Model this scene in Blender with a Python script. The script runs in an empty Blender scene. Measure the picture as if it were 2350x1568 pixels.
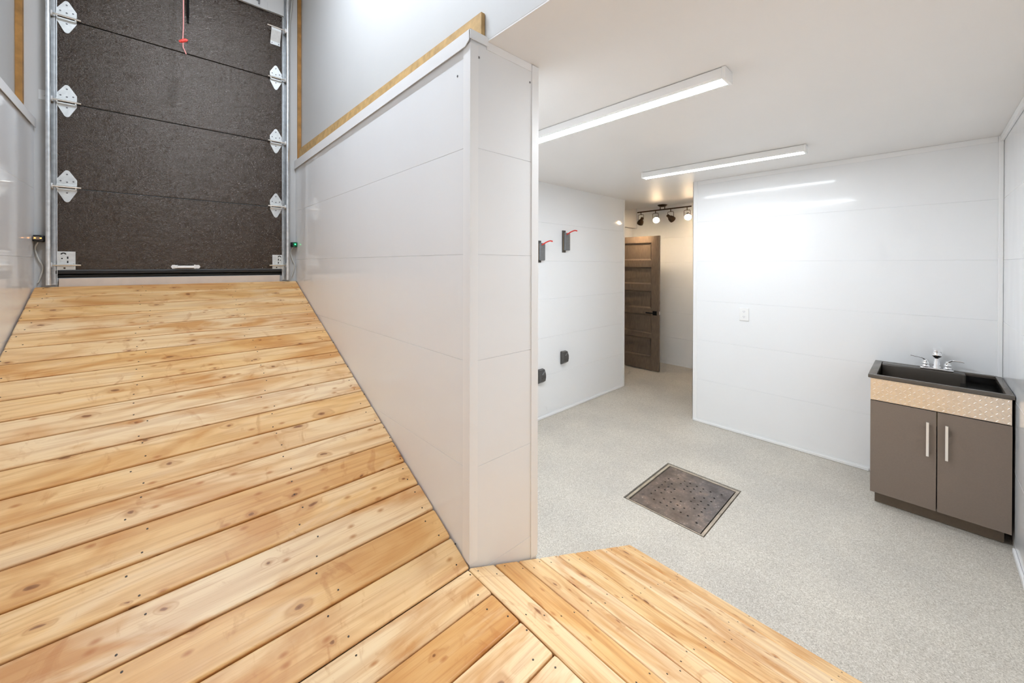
import bpy, bmesh, math, random
from mathutils import Vector, Matrix

random.seed(7)
SC = bpy.context.scene
COL = SC.collection
PI = math.pi

# ------------------------------------------------------------------ helpers
def link(o, parent=None):
    COL.objects.link(o)
    if parent is not None:
        o.parent = parent
    return o

def tag(o, label=None, cat=None, group=None, kind=None):
    if label: o['label'] = label
    if cat: o['category'] = cat
    if group: o['group'] = group
    if kind: o['kind'] = kind
    return o

def obj(name, bm, mats, parent=None, smooth=None, loc=None):
    """one mesh object out of a bmesh (world coordinates are made local to parent/loc)"""
    if not isinstance(mats, (list, tuple)): mats = [mats]
    off = Vector((0, 0, 0))
    if loc is not None: off = Vector(loc)
    bmesh.ops.recalc_face_normals(bm, faces=bm.faces)
    if off.length: bmesh.ops.translate(bm, vec=-off, verts=bm.verts)
    me = bpy.data.meshes.new(name)
    bm.to_mesh(me); bm.free()
    for m in mats: me.materials.append(m)
    o = bpy.data.objects.new(name, me)
    o.location = off
    if parent is not None:
        po = Vector((0, 0, 0)); p = parent
        while p is not None:
            po += p.location; p = p.parent
        o.location = off - po
    link(o, parent)
    if smooth is not None:
        me.polygons.foreach_set('use_smooth', [True] * len(me.polygons))
        try: me.set_sharp_from_angle(angle=math.radians(smooth))
        except Exception: pass
    me.update()
    return o

def empty(name, loc, label, cat, group=None, kind=None):
    o = bpy.data.objects.new(name, None)
    o.empty_display_size = .05
    o.location = loc
    link(o)
    return tag(o, label, cat, group, kind)

def copy_tree(o, parent=None):
    c = o.copy(); COL.objects.link(c)
    if parent is not None: c.parent = parent
    for ch in list(o.children): copy_tree(ch, c)
    return c

def B(): return bmesh.new()

def box(bm, lo, hi, mi=0, bev=0.0, seg=2):
    r = bmesh.ops.create_cube(bm, size=1.0)
    vs = r['verts']
    lo = Vector(lo); hi = Vector(hi); c = (lo + hi) / 2; d = hi - lo
    for v in vs: v.co = Vector((v.co.x * d.x + c.x, v.co.y * d.y + c.y, v.co.z * d.z + c.z))
    fs = list({f for v in vs for f in v.link_faces})
    for f in fs: f.material_index = mi
    if bev > 0:
        es = list({e for v in vs for e in v.link_edges})
        rr = bmesh.ops.bevel(bm, geom=es, offset=bev, segments=seg, affect='EDGES', profile=.5)
        for f in rr['faces']: f.material_index = mi
    return vs

def ring_loft(bm, rings, mi=0, caps=True, closed=True):
    """rings: lists of points with equal counts -> skinned tube"""
    R = [[bm.verts.new(p) for p in ring] for ring in rings]
    n = len(R[0]); fs = []
    for a, b in zip(R[:-1], R[1:]):
        for i in range(n if closed else n - 1):
            j = (i + 1) % n
            fs.append(bm.faces.new((a[i], a[j], b[j], b[i])))
    if caps:
        fs.append(bm.faces.new(R[0][::-1])); fs.append(bm.faces.new(R[-1]))
    for f in fs: f.material_index = mi
    return R

def frame(d):
    d = Vector(d).normalized()
    a = Vector((0, 0, 1)) if abs(d.z) < .9 else Vector((1, 0, 0))
    u = d.cross(a).normalized(); v = d.cross(u).normalized()
    return u, v

def cyl(bm, p0, p1, r0, r1=None, n=16, mi=0, caps=True):
    p0 = Vector(p0); p1 = Vector(p1); r1 = r0 if r1 is None else r1
    u, v = frame(p1 - p0)
    rings = []
    for p, r in ((p0, r0), (p1, r1)):
        rings.append([p + (u * math.cos(t) + v * math.sin(t)) * r for t in [2 * PI * i / n for i in range(n)]])
    ring_loft(bm, rings, mi, caps)

def lathe(bm, p0, axis, prof, n=20, mi=0, caps=True):
    """prof: (distance along axis, radius)"""
    p0 = Vector(p0); ax = Vector(axis).normalized(); u, v = frame(ax)
    rings = [[p0 + ax * s + (u * math.cos(2 * PI * i / n) + v * math.sin(2 * PI * i / n)) * max(r, 1e-5) for i in range(n)] for s, r in prof]
    ring_loft(bm, rings, mi, caps)

def tube(bm, pts, r, n=10, mi=0, flat=None):
    """swept tube; r number or list; flat=(axis vector, factor) squashes it"""
    pts = [Vector(p) for p in pts]; m = len(pts)
    rs = r if isinstance(r, (list, tuple)) else [r] * m
    u = None; rings = []
    for i, p in enumerate(pts):
        d = (pts[min(i + 1, m - 1)] - pts[max(i - 1, 0)]).normalized()
        if u is None: u, v = frame(d)
        else:
            u = (u - d * u.dot(d)).normalized(); v = d.cross(u).normalized()
        ring = []
        for k in range(n):
            t = 2 * PI * k / n
            q = (u * math.cos(t) + v * math.sin(t)) * rs[i]
            if flat: q = q - Vector(flat[0]) * q.dot(Vector(flat[0])) * (1 - flat[1])
            ring.append(p + q)
        rings.append(ring)
    ring_loft(bm, rings, mi, True)

def spline(pts, k=6):
    P = [Vector(p) for p in pts]; out = []
    for i in range(len(P) - 1):
        a = P[max(i - 1, 0)]; b = P[i]; c = P[i + 1]; d = P[min(i + 2, len(P) - 1)]
        for j in range(k):
            t = j / k
            out.append(.5 * ((2 * b) + (c - a) * t + (2 * a - 5 * b + 4 * c - d) * t * t + (3 * b - a - 3 * c + d) * t ** 3))
    out.append(P[-1]); return out

def prism(bm, poly, z0, z1, mi=0):
    """vertical prism over a 2D polygon"""
    ring_loft(bm, [[Vector((x, y, z)) for x, y in poly] for z in (z0, z1)], mi, True)

def plate(bm, poly3, thick, mi=0):
    """flat polygon (3D points) given a thickness vector"""
    t = Vector(thick)
    ring_loft(bm, [[Vector(p) for p in poly3], [Vector(p) + t for p in poly3]], mi, True)

def sphere(bm, c, r, mi=0, n=16, sc=(1, 1, 1)):
    rr = bmesh.ops.create_uvsphere(bm, u_segments=n, v_segments=max(8, n // 2), radius=r)
    for v in rr['verts']:
        v.co = Vector((v.co.x * sc[0], v.co.y * sc[1], v.co.z * sc[2])) + Vector(c)
    for f in {f for v in rr['verts'] for f in v.link_faces}: f.material_index = mi

def seams(z0, z1, base=.036, step=.4065):
    return [base + step * k for k in range(0, 12) if z0 + .02 < base + step * k < z1 - .02]

def panel_block(bm, x0, x1, y0, y1, z0, z1, groove=.0026, half=.0014, mi=0):
    """box whose sides are clad in tongue-and-groove sheets: a V groove round it at every seam"""
    rings = []
    def rg(z, g):
        rings.append([Vector((x0 + g, y0 + g, z)), Vector((x1 - g, y0 + g, z)), Vector((x1 - g, y1 - g, z)), Vector((x0 + g, y1 - g, z))])
    rg(z0, 0)
    for s in seams(z0, z1):
        rg(s - half, 0); rg(s, groove); rg(s + half, 0)
    rg(z1, 0)
    ring_loft(bm, rings, mi, True)

# ------------------------------------------------------------------ materials
def new_mat(name):
    m = bpy.data.materials.new(name); m.use_nodes = True
    nt = m.node_tree; b = nt.nodes['Principled BSDF']
    return m, nt, b

def N(nt, t, **kw):
    n = nt.nodes.new(t)
    for k, v in kw.items():
        if k in n.inputs: n.inputs[k].default_value = v
        else: setattr(n, k, v)
    return n

def ramp(nt, stops, interp='LINEAR'):
    r = nt.nodes.new('ShaderNodeValToRGB'); cr = r.color_ramp; cr.interpolation = interp
    while len(cr.elements) < len(stops): cr.elements.new(.5)
    for e, (p, c) in zip(cr.elements, stops):
        e.position = p; e.color = (*c, 1) if len(c) == 3 else c
    return r

def S(r, g, b):
    f = lambda c: (c / 255 / 12.92) if c <= 10.3 else (((c / 255) + .055) / 1.055) ** 2.4
    return (f(r), f(g), f(b))

def mix(nt, a, b, fac, blend='MIX'):
    m = nt.nodes.new('ShaderNodeMix'); m.data_type = 'RGBA'; m.blend_type = blend
    for sock, val in ((m.inputs[0], fac), (m.inputs[6], a), (m.inputs[7], b)):
        if isinstance(val, bpy.types.NodeSocket): nt.links.new(val, sock)
        elif isinstance(val, (int, float)): sock.default_value = val
        else: sock.default_value = (*val, 1)
    return m.outputs[2]

def math_n(nt, op, a, b=None, clamp=False):
    m = nt.nodes.new('ShaderNodeMath'); m.operation = op; m.use_clamp = clamp
    for i, val in enumerate((a, b)):
        if val is None: continue
        if isinstance(val, bpy.types.NodeSocket): nt.links.new(val, m.inputs[i])
        else: m.inputs[i].default_value = val
    return m.outputs[0]

def plain(name, col, rough=.5, metal=0., spec=.5, noise=0., nscale=60, bump=0., bscale=200):
    m, nt, b = new_mat(name)
    b.inputs['Roughness'].default_value = rough
    b.inputs['Metallic'].default_value = metal
    b.inputs['Specular IOR Level'].default_value = spec
    tc = N(nt, 'ShaderNodeTexCoord')
    if noise > 0:
        nz = N(nt, 'ShaderNodeTexNoise', Scale=nscale, Detail=4.)
        nt.links.new(tc.outputs['Object'], nz.inputs['Vector'])
        r = ramp(nt, [(.3, tuple(c * (1 - noise) for c in col)), (.7, tuple(min(1, c * (1 + noise)) for c in col))])
        nt.links.new(nz.outputs['Fac'], r.inputs['Fac'])
        nt.links.new(r.outputs['Color'], b.inputs['Base Color'])
    else:
        b.inputs['Base Color'].default_value = (*col, 1)
    if bump > 0:
        nz = N(nt, 'ShaderNodeTexNoise', Scale=bscale, Detail=3.)
        nt.links.new(tc.outputs['Object'], nz.inputs['Vector'])
        bp = N(nt, 'ShaderNodeBump', Strength=bump, Distance=.002)
        nt.links.new(nz.outputs['Fac'], bp.inputs['Height'])
        nt.links.new(bp.outputs['Normal'], b.inputs['Normal'])
    return m

def emit(name, col, strength):
    m, nt, b = new_mat(name)
    b.inputs['Base Color'].default_value = (*col, 1)
    b.inputs['Emission Color'].default_value = (*col, 1)
    b.inputs['Emission Strength'].default_value = strength
    m.cycles.emission_sampling = 'FRONT' if strength > 10 else 'NONE'
    return m

M = {}
# glossy white wall sheets, very slightly wavy
def panel_mat():
    m, nt, b = new_mat('white_pvc_panel')
    b.inputs['Base Color'].default_value = (.858, .867, .876, 1)
    b.inputs['Roughness'].default_value = .09
    b.inputs['Specular IOR Level'].default_value = .28
    tc = N(nt, 'ShaderNodeTexCoord')
    mp = N(nt, 'ShaderNodeMapping'); mp.inputs['Scale'].default_value = (3, 3, 1.2)
    nz = N(nt, 'ShaderNodeTexNoise', Scale=1.6, Detail=1.)
    nt.links.new(tc.outputs['Object'], mp.inputs['Vector']); nt.links.new(mp.outputs['Vector'], nz.inputs['Vector'])
    bp = N(nt, 'ShaderNodeBump', Strength=.12, Distance=.01)
    nt.links.new(nz.outputs['Fac'], bp.inputs['Height']); nt.links.new(bp.outputs['Normal'], b.inputs['Normal'])
    return m
M['panel'] = panel_mat()
M['paint'] = plain('white_painted_board', (.62, .615, .60), .55, noise=.015, nscale=3, bump=.05, bscale=90)
M['greybounce'] = plain('grey_bounce_cutter', (.36, .36, .355), .6, noise=.02, nscale=3)  # grey made up for the unseen upper wall, to weaken bounced light
M['ceil'] = plain('white_ceiling_paint', (.82, .80, .78), .5, noise=.01, nscale=2, bump=.04, bscale=120)
M['trim'] = plain('white_plastic_trim', (.87, .87, .87), .4, spec=.3)
M['white'] = plain('white_enamel', (.87, .87, .86), .3)
M['galv'] = plain('galvanised_steel', (.78, .80, .81), .32, metal=1., noise=.12, nscale=40)
M['hinge'] = plain('zinc_hinge_steel', (.80, .82, .81), .42, metal=.75, noise=.06, nscale=60)
M['rod'] = plain('roller_rod_steel', (.82, .79, .72), .25, metal=1.)
M['chrome'] = plain('chrome', (.88, .88, .89), .06, metal=1.)
M['hole'] = plain('dark_hole', (.012, .011, .010), .7)
M['screw'] = plain('dark_screw_head', (.05, .035, .022), .5, metal=.3)
M['greyscrew'] = plain('grey_screw_head', (.22, .22, .23), .4, metal=.6)
M['rubber'] = plain('black_rubber_seal', (.012, .011, .010), .45)
M['blackp'] = plain('black_plastic', (.012, .012, .013), .35)
M['greyp'] = plain('grey_plastic', (.17, .175, .18), .4, noise=.1, nscale=50)
M['dgrey'] = plain('dark_grey_plastic', (.085, .08, .075), .35, noise=.15, nscale=60)
M['tan'] = plain('tan_gasket', (.23, .18, .13), .6)
M['red'] = plain('red_plastic', (.78, .05, .035), .35)
M['pinkcord'] = plain('red_white_cord', (.80, .33, .31), .7, noise=.3, nscale=300)
M['cable'] = plain('white_cable', (.70, .68, .62), .4)
M['cab'] = plain('taupe_laminate', S(128, 114, 103), .38, noise=.03, nscale=120)
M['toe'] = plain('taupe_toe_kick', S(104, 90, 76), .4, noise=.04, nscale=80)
M['sink'] = plain('black_sink_shaded', (.010, .009, .008), .2, bump=.04, bscale=300)  # bowl copy of the sink, its inner shade put into the colour
M['sinkrim'] = plain('black_sink_lit_rim', (.110, .092, .076), .26, bump=.03, bscale=300)  # paler copy of the black sink, reflected light put into the colour
M['sinkdeck'] = plain('black_sink_lit_deck', (.072, .060, .049), .26, bump=.03, bscale=300)  # deck lightened too, the light on it is part of the colour
M['tread'] = plain('polished_tread_plate', (.86, .84, .81), .28, metal=1., noise=.04)
M['pull'] = plain('satin_nickel_pull', (.90, .89, .87), .3, metal=.55)
M['bronze'] = plain('bronze_lamp_metal', (.085, .048, .022), .35, metal=.7)
M['brass_in'] = plain('lamp_shade_inside', (.75, .62, .42), .35)
M['blackm'] = plain('black_door_hardware', (.006, .006, .006), .5, spec=.2)
M['thresh'] = plain('beige_threshold_board', S(214, 200, 186), .5, noise=.04, nscale=20)
M['led'] = emit('led_diffuser_glow', (.90, .97, 1.04), 126.)
M['led2'] = emit('led_diffuser_glow_far', (.90, .97, 1.04), 44.)
M['ledhigh'] = emit('high_led_diffuser_glow', (.85, .95, 1.08), 168.)
M['bulb'] = emit('warm_bulb_glow', (1., .76, .48), 300.)
M['bulbdim'] = emit('warm_bulb_glow_turned_away', (1., .76, .50), 1050.)
M['green'] = emit('green_indicator', (.05, 1., .35), 3.)
M['greenlens'] = plain('green_lens', (.01, .16, .06), .15)
M['orange'] = emit('orange_indicator', (1., .42, .10), 2.5)

def wood_mat(name, gain=1.0, sat=1.0):
    """softwood boards: UV u runs along a board in metres, v across; attribute 'tone' per board"""
    m, nt, b = new_mat(name); L = nt.links
    uv = N(nt, 'ShaderNodeUVMap', uv_map='grain')
    tone = N(nt, 'ShaderNodeAttribute', attribute_name='tone')
    sep = N(nt, 'ShaderNodeSeparateColor'); L.new(tone.outputs['Color'], sep.inputs['Color'])
    def mapped(sx, sy):
        mp = N(nt, 'ShaderNodeMapping'); mp.inputs['Scale'].default_value = (sx, sy, 1)
        L.new(uv.outputs['UV'], mp.inputs['Vector']); return mp.outputs['Vector']
    def noise(vec, scale, detail=3., dist=0., rough=.55):
        n = N(nt, 'ShaderNodeTexNoise', Scale=scale, Detail=detail, Distortion=dist, Roughness=rough)
        L.new(vec, n.inputs['Vector']); return n.outputs['Fac']
    # knots
    vor = N(nt, 'ShaderNodeTexVoronoi', Scale=1.0, Randomness=.9); vor.voronoi_dimensions = '2D'
    wob = N(nt, 'ShaderNodeTexNoise', Scale=14., Detail=2.)
    L.new(uv.outputs['UV'], wob.inputs['Vector'])
    vadd = N(nt, 'ShaderNodeVectorMath', operation='MULTIPLY_ADD'); vadd.inputs[1].default_value = (.35, .2, 0)
    L.new(wob.outputs['Color'], vadd.inputs[0]); L.new(mapped(4.6, 8.4), vadd.inputs[2])
    L.new(vadd.outputs[0], vor.inputs['Vector'])
    vsep = N(nt, 'ShaderNodeSeparateColor'); L.new(vor.outputs['Color'], vsep.inputs['Color'])
    has = math_n(nt, 'GREATER_THAN', vsep.outputs[0], .55)
    rad = math_n(nt, 'MULTIPLY_ADD', vsep.outputs[1], .06); rad.node.inputs[2].default_value = .022
    dn = math_n(nt, 'DIVIDE', vor.outputs['Distance'], rad)
    core = ramp(nt, [(.0, (1, 1, 1)), (.75, (.75, .75, .75)), (1., (0, 0, 0))])
    L.new(dn, core.inputs['Fac']); core_m = math_n(nt, 'MULTIPLY', core.outputs['Color'], has)
    halo_d = math_n(nt, 'DIVIDE', dn, 3.6)
    halo = ramp(nt, [(.0, (1, 1, 1)), (.45, (.55, .55, .55)), (1., (0, 0, 0))])
    L.new(halo_d, halo.inputs['Fac']); halo_m = math_n(nt, 'MULTIPLY', halo.outputs['Color'], has)
    # small pin knots
    vor2 = N(nt, 'ShaderNodeTexVoronoi', Scale=1.0, Randomness=1.); vor2.voronoi_dimensions = '2D'
    L.new(mapped(9., 17.), vor2.inputs['Vector'])
    v2 = N(nt, 'ShaderNodeSeparateColor'); L.new(vor2.outputs['Color'], v2.inputs['Color'])
    pin = ramp(nt, [(.0, (1, 1, 1)), (.055, (.8, .8, .8)), (.16, (0, 0, 0))]); L.new(vor2.outputs['Distance'], pin.inputs['Fac'])
    pin_m = math_n(nt, 'MULTIPLY', pin.outputs['Color'], math_n(nt, 'GREATER_THAN', v2.outputs[0], .82))
    # growth rings: stretched noise bent around the knots
    base_n = noise(mapped(.55, 6.5), 1.0, 2., .5)
    bent = math_n(nt, 'MULTIPLY_ADD', halo_m, .16); L.new(base_n, bent.node.inputs[2])
    wave = math_n(nt, 'SINE', math_n(nt, 'MULTIPLY', bent, 62.))
    rings = math_n(nt, 'MULTIPLY_ADD', wave, .5); rings.node.inputs[2].default_value = .5
    rings = math_n(nt, 'POWER', rings, 2.2)
    fibre = noise(mapped(5, 210), 1.0, 3.)
    blot = noise(mapped(2.2, 7), 1.0, 4., .8)
    big = noise(mapped(.7, 2.2), 1.0, 2.)
    # colours
    cream = tuple(min(1, c * gain) for c in S(244, 219, 180)); honey = tuple(min(1, c * gain) for c in S(236, 192, 130)); amber = tuple(c * gain for c in S(206, 144, 76))
    rust = tuple(c * gain for c in S(176, 104, 40)); dark = tuple(c * gain for c in S(96, 42, 8))
    t0 = math_n(nt, 'MULTIPLY_ADD', math_n(nt, 'SUBTRACT', big, .5), .9); L.new(sep.outputs[0], t0.node.inputs[2])
    base = ramp(nt, [(.0, cream), (.5, honey), (1., amber)]); L.new(t0, base.inputs['Fac'])
    col = base.outputs['Color']
    blm = ramp(nt, [(.48, (0, 0, 0)), (.66, (1, 1, 1))]); L.new(blot, blm.inputs['Fac'])
    col = mix(nt, col, amber, math_n(nt, 'MULTIPLY', blm.outputs['Color'], .80))
    lite = ramp(nt, [(.28, (1, 1, 1)), (.46, (0, 0, 0))]); L.new(blot, lite.inputs['Fac'])
    col = mix(nt, col, cream, math_n(nt, 'MULTIPLY', lite.outputs['Color'], .55))
    col = mix(nt, col, rust, math_n(nt, 'MULTIPLY', rings, .26))
    fm = ramp(nt, [(.52, (0, 0, 0)), (.70, (1, 1, 1))]); L.new(fibre, fm.inputs['Fac'])
    col = mix(nt, col, rust, math_n(nt, 'MULTIPLY', fm.outputs['Color'], .26))
    # short marks lying across the grain
    fl = noise(mapped(7.5, 4.5), 1.0, 5., 1.8, .6)
    flm = ramp(nt, [(.60, (0, 0, 0)), (.69, (1, 1, 1))]); L.new(fl, flm.inputs['Fac'])
    col = mix(nt, col, rust, math_n(nt, 'MULTIPLY', flm.outputs['Color'], .34))
    # streaks of heart wood
    st = noise(mapped(.9, 16), 1.0, 2., .3)
    sm = ramp(nt, [(.64, (0, 0, 0)), (.74, (1, 1, 1))]); L.new(st, sm.inputs['Fac'])
    col = mix(nt, col, rust, math_n(nt, 'MULTIPLY', sm.outputs['Color'], .40))
    col = mix(nt, col, rust, math_n(nt, 'MULTIPLY', halo_m, .58))
    col = mix(nt, col, dark, math_n(nt, 'MULTIPLY', core_m, .70))
    col = mix(nt, col, rust, math_n(nt, 'MULTIPLY', pin_m, .75))
    L.new(col, b.inputs['Base Color'])
    b.inputs['Roughness'].default_value = .42
    b.inputs['Specular IOR Level'].default_value = .4
    bp = N(nt, 'ShaderNodeBump', Strength=.12, Distance=.002)
    L.new(fibre, bp.inputs['Height']); L.new(bp.outputs['Normal'], b.inputs['Normal'])
    return m
M['wood'] = wood_mat('pine_decking', .99)
M['rawwood'] = plain('raw_lumber', S(168, 122, 62), .6, noise=.25, nscale=18)
M['osb'] = plain('raw_board', S(196, 160, 106), .65, noise=.2, nscale=25)

def floor_mat():
    m, nt, b = new_mat('speckled_grey_epoxy'); L = nt.links
    tc = N(nt, 'ShaderNodeTexCoord')
    v = N(nt, 'ShaderNodeTexVoronoi', Scale=250.); L.new(tc.outputs['Object'], v.inputs['Vector'])
    sp = N(nt, 'ShaderNodeSeparateColor'); L.new(v.outputs['Color'], sp.inputs['Color'])
    r = ramp(nt, [(.0, S(166, 159, 148)), (.16, S(182, 175, 164)), (.5, S(195, 189, 178)), (.8, S(204, 198, 188)), (1., S(218, 213, 204))])
    L.new(sp.outputs[0], r.inputs['Fac'])
    n = N(nt, 'ShaderNodeTexNoise', Scale=2.2, Detail=4.); L.new(tc.outputs['Object'], n.inputs['Vector'])
    rr = ramp(nt, [(.35, (.93, .93, .93)), (.65, (1.05, 1.045, 1.03))]); L.new(n.outputs['Fac'], rr.inputs['Fac'])
    L.new(mix(nt, r.outputs['Color'], rr.outputs['Color'], 1., 'MULTIPLY'), b.inputs['Base Color'])
    b.inputs['Roughness'].default_value = .55
    bp = N(nt, 'ShaderNodeBump', Strength=.25, Distance=.002); L.new(sp.outputs[1], bp.inputs['Height']); L.new(bp.outputs['Normal'], b.inputs['Normal'])
    return m
M['floor'] = floor_mat()

def odoor_mat():
    """dark brown embossed steel skin with a glossy finish"""
    m, nt, b = new_mat('dark_embossed_steel'); L = nt.links
    tc = N(nt, 'ShaderNodeTexCoord')
    mp = N(nt, 'ShaderNodeMapping'); mp.inputs['Scale'].default_value = (1., 1., 2.8)
    L.new(tc.outputs['Object'], mp.inputs['Vector'])
    n1 = N(nt, 'ShaderNodeTexNoise', Scale=120., Detail=3., Roughness=.6); L.new(mp.outputs['Vector'], n1.inputs['Vector'])
    r = ramp(nt, [(.35, S(28, 18, 11)), (.55, S(46, 34, 25)), (.75, S(72, 58, 45))]); L.new(n1.outputs['Fac'], r.inputs['Fac'])
    L.new(r.outputs['Color'], b.inputs['Base Color'])
    b.inputs['Roughness'].default_value = .19
    b.inputs['Specular IOR Level'].default_value = .85
    b.inputs['Specular Tint'].default_value = (1., .90, .82, 1)
    n2 = N(nt, 'ShaderNodeTexNoise', Scale=125., Detail=2.5, Roughness=.6); L.new(mp.outputs['Vector'], n2.inputs['Vector'])
    bp = N(nt, 'ShaderNodeBump', Strength=.7, Distance=.0032); L.new(n2.outputs['Fac'], bp.inputs['Height']); L.new(bp.outputs['Normal'], b.inputs['Normal'])
    return m
M['odoor'] = odoor_mat()

def idoor_mat():
    m, nt, b = new_mat('grey_stained_door'); L = nt.links
    tc = N(nt, 'ShaderNodeTexCoord')
    mp = N(nt, 'ShaderNodeMapping'); mp.inputs['Scale'].default_value = (60, 60, 6)
    L.new(tc.outputs['Object'], mp.inputs['Vector'])
    n1 = N(nt, 'ShaderNodeTexNoise', Scale=2., Detail=4.); L.new(mp.outputs['Vector'], n1.inputs['Vector'])
    r = ramp(nt, [(.3, S(104, 90, 77)), (.7, S(124, 109, 94))]); L.new(n1.outputs['Fac'], r.inputs['Fac'])
    L.new(r.outputs['Color'], b.inputs['Base Color']); b.inputs['Roughness'].default_value = .33
    return m
M['idoor'] = idoor_mat()

def drain_mat():
    m, nt, b = new_mat('worn_drain_steel'); L = nt.links
    tc = N(nt, 'ShaderNodeTexCoord')
    n1 = N(nt, 'ShaderNodeTexNoise', Scale=9., Detail=6., Roughness=.7); L.new(tc.outputs['Object'], n1.inputs['Vector'])
    n2 = N(nt, 'ShaderNodeTexNoise', Scale=70., Detail=4.); L.new(tc.outputs['Object'], n2.inputs['Vector'])
    r = ramp(nt, [(.3, S(86, 78, 75)), (.52, S(116, 108, 105)), (.66, S(138, 126, 118)), (.78, S(160, 130, 104))]); L.new(n1.outputs['Fac'], r.inputs['Fac'])
    r2 = ramp(nt, [(.58, (0, 0, 0)), (.72, (1, 1, 1))]); L.new(n2.outputs['Fac'], r2.inputs['Fac'])
    r3 = ramp(nt, [(.45, (0, 0, 0)), (.62, (1, 1, 1))]); L.new(n1.outputs['Fac'], r3.inputs['Fac'])
    L.new(mix(nt, r.outputs['Color'], S(205, 198, 195), math_n(nt, 'MULTIPLY', math_n(nt, 'MULTIPLY', r2.outputs['Color'], r3.outputs['Color']), .7)), b.inputs['Base Color'])
    b.inputs['Metallic'].default_value = .55; b.inputs['Roughness'].default_value = .38
    bp = N(nt, 'ShaderNodeBump', Strength=.2, Distance=.003); L.new(n1.outputs['Fac'], bp.inputs['Height']); L.new(bp.outputs['Normal'], b.inputs['Normal'])
    return m
M['drain'] = drain_mat()
M['dframe'] = plain('dull_drain_frame', S(176, 164, 148), .45, metal=.35, noise=.25, nscale=14)

# ------------------------------------------------------------------ key dimensions (metres, camera stands over x=0,y=0)
XP, YP = .868, 1.161          # partition corner
XP2 = 1.234                   # far side of the partition
YD = 3.593                    # face of the overhead door
XW = -.524                    # low wall left of the ramp
XE = 4.13                     # sink wall
YE = 1.645                    # its free end
YN, XN = 2.731, 4.604         # outlet wall and its free end
YS = -.357                    # right hand wall
XH = 6.166                    # far wall of the hallway
ZC, ZH = 2.49, 2.604          # ceiling, hallway ceiling at its far end
ZT = 4.02                     # ceiling above the ramp
ZL, ZR = .491, 1.487          # landing, top of ramp
YR0, YR1 = 1.153, 3.572       # ramp foot and head

def struct(name, bm, mats, label, smooth=None, cat=None):
    o = obj(name, bm, mats, smooth=smooth)
    return tag(o, label, cat or name.split('_')[0], None, 'structure')

# ------------------------------------------------------------------ floor with a pit for the drain
DX0, DX1, DY0, DY1 = 2.395, 3.085, .886, 1.425
b = B()
for lo, hi in (((-.75, -.6), (DX0, 4.2)), ((DX1, -.6), (6.4, 4.2)), ((DX0, -.6), (DX1, DY0)), ((DX0, DY1), (DX1, 4.2))):
    box(b, (lo[0], lo[1], -.12), (hi[0], hi[1], 0))
box(b, (DX0, DY0, -.12), (DX1, DY1, -.06))
struct('floor', b, M['floor'], 'grey speckled epoxy floor of the wash room')

# ------------------------------------------------------------------ ceilings
b = B()
box(b, (.9485, YS, ZC), (XN, YE + 1.09, ZC + .006))
box(b, (.9485, YS - .1, ZC + .006), (XN, 3.7, ZC + .08))
box(b, (XN, 1.4, ZC), (5.46, 4.1, ZC + .012)); box(b, (XN, 1.4, ZC + .012), (5.45, 4.1, ZH + .03)); box(b, (5.45, 1.4, ZH + .03), (XH + .1, 4.1, ZH + .12))
struct('ceiling', b, M['ceil'], 'smooth white ceiling over the wash room and hallway')
b = B(); box(b, (-.75, YS - .1, ZT), (1.1, 3.75, ZT + .08))
struct('ceiling_high', b, M['ceil'], 'high white ceiling above the wooden ramp')

# ------------------------------------------------------------------ walls
b = B(); panel_block(b, XP, XP2, YP, YD + .02, -.02, 2.487)
o = struct('wall_partition', b, M['panel'], 'glossy white panelled partition between ramp and wash room')
def screw(parent, p, nrm, r=.0045):
    bb = B(); cyl(bb, Vector(p) - Vector(nrm) * .001, Vector(p) + Vector(nrm) * .0012, r, n=10)
    return obj('screw', bb, M['greyscrew'], parent)
screw(o, (XP, 1.245, 2.36), (-1, 0, 0)); screw(o, (.907, YP, 2.415), (0, -1, 0)); screw(o, (1.186, YP, 2.41), (0, -1, 0))

b = B(); panel_block(b, XW - .12, XW, YS, YD + .02, -.02, 2.45)
struct('wall_west', b, M['panel'], 'low glossy white panelled wall left of the ramp')
b = B(); box(b, (-.74, YS, 2.452), (-.589, YD + .03, ZT))
struct('wall_west_upper', b, M['paint'], 'white painted wall above the low left wall')
b = B(); prism(b, [(.948, YS), (.948, YP), (.909, YD + .02), (1.08, YD + .02), (1.08, YS)], ZC + .006, ZT)
struct('wall_bulkhead', b, M['paint'], 'tall white wall above the partition and the room opening')

b = B(); panel_block(b, XE, XH + .1, YS - .1, YE, -.02, ZC + .12)
struct('wall_east', b, M['panel'], 'long glossy white panelled wall behind the sink cabinet')
b = B(); panel_block(b, XP2 - .001, XN, YN, YN + .14, -.02, ZC)
struct('wall_north', b, M['panel'], 'glossy white panelled wall carrying four grey outlet boxes')
b = B(); panel_block(b, -.75, XE, YS - .12, YS, -.02, ZC + .02)
struct('wall_south', b, M['panel'], 'glossy white panelled wall right of the sink cabinet')
b = B(); box(b, (-.75, YS - .12, ZC + .02), (1.1, YS, ZT))  # unseen upper wall, darkened so less light bounces onto the partition front
struct('wall_south_upper', b, M['greybounce'], 'unseen wall high above the landing, greyed to cut bounce light')
b = B(); panel_block(b, XH, XH + .12, YE - .05, 4.1, -.02, ZH + .05)
struct('wall_east_hall', b, M['panel'], 'panelled far wall of the warm lit hallway')
b = B()
panel_block(b, XN - .14, 4.80, 3.50, 3.60, -.02, ZC + .06)
panel_block(b, 5.60, XH, 3.50, 3.60, -.02, ZH)
panel_block(b, 4.80, 5.60, 3.50, 3.60, 2.10, ZH)
panel_block(b, XN - .14, XN, YN + .14, 3.60, -.02, ZC)
box(b, (4.5, 4.1, -.02), (XH + .12, 4.16, 2.7)); box(b, (4.5, 3.6, -.02), (4.56, 4.1, 2.7))
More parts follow.
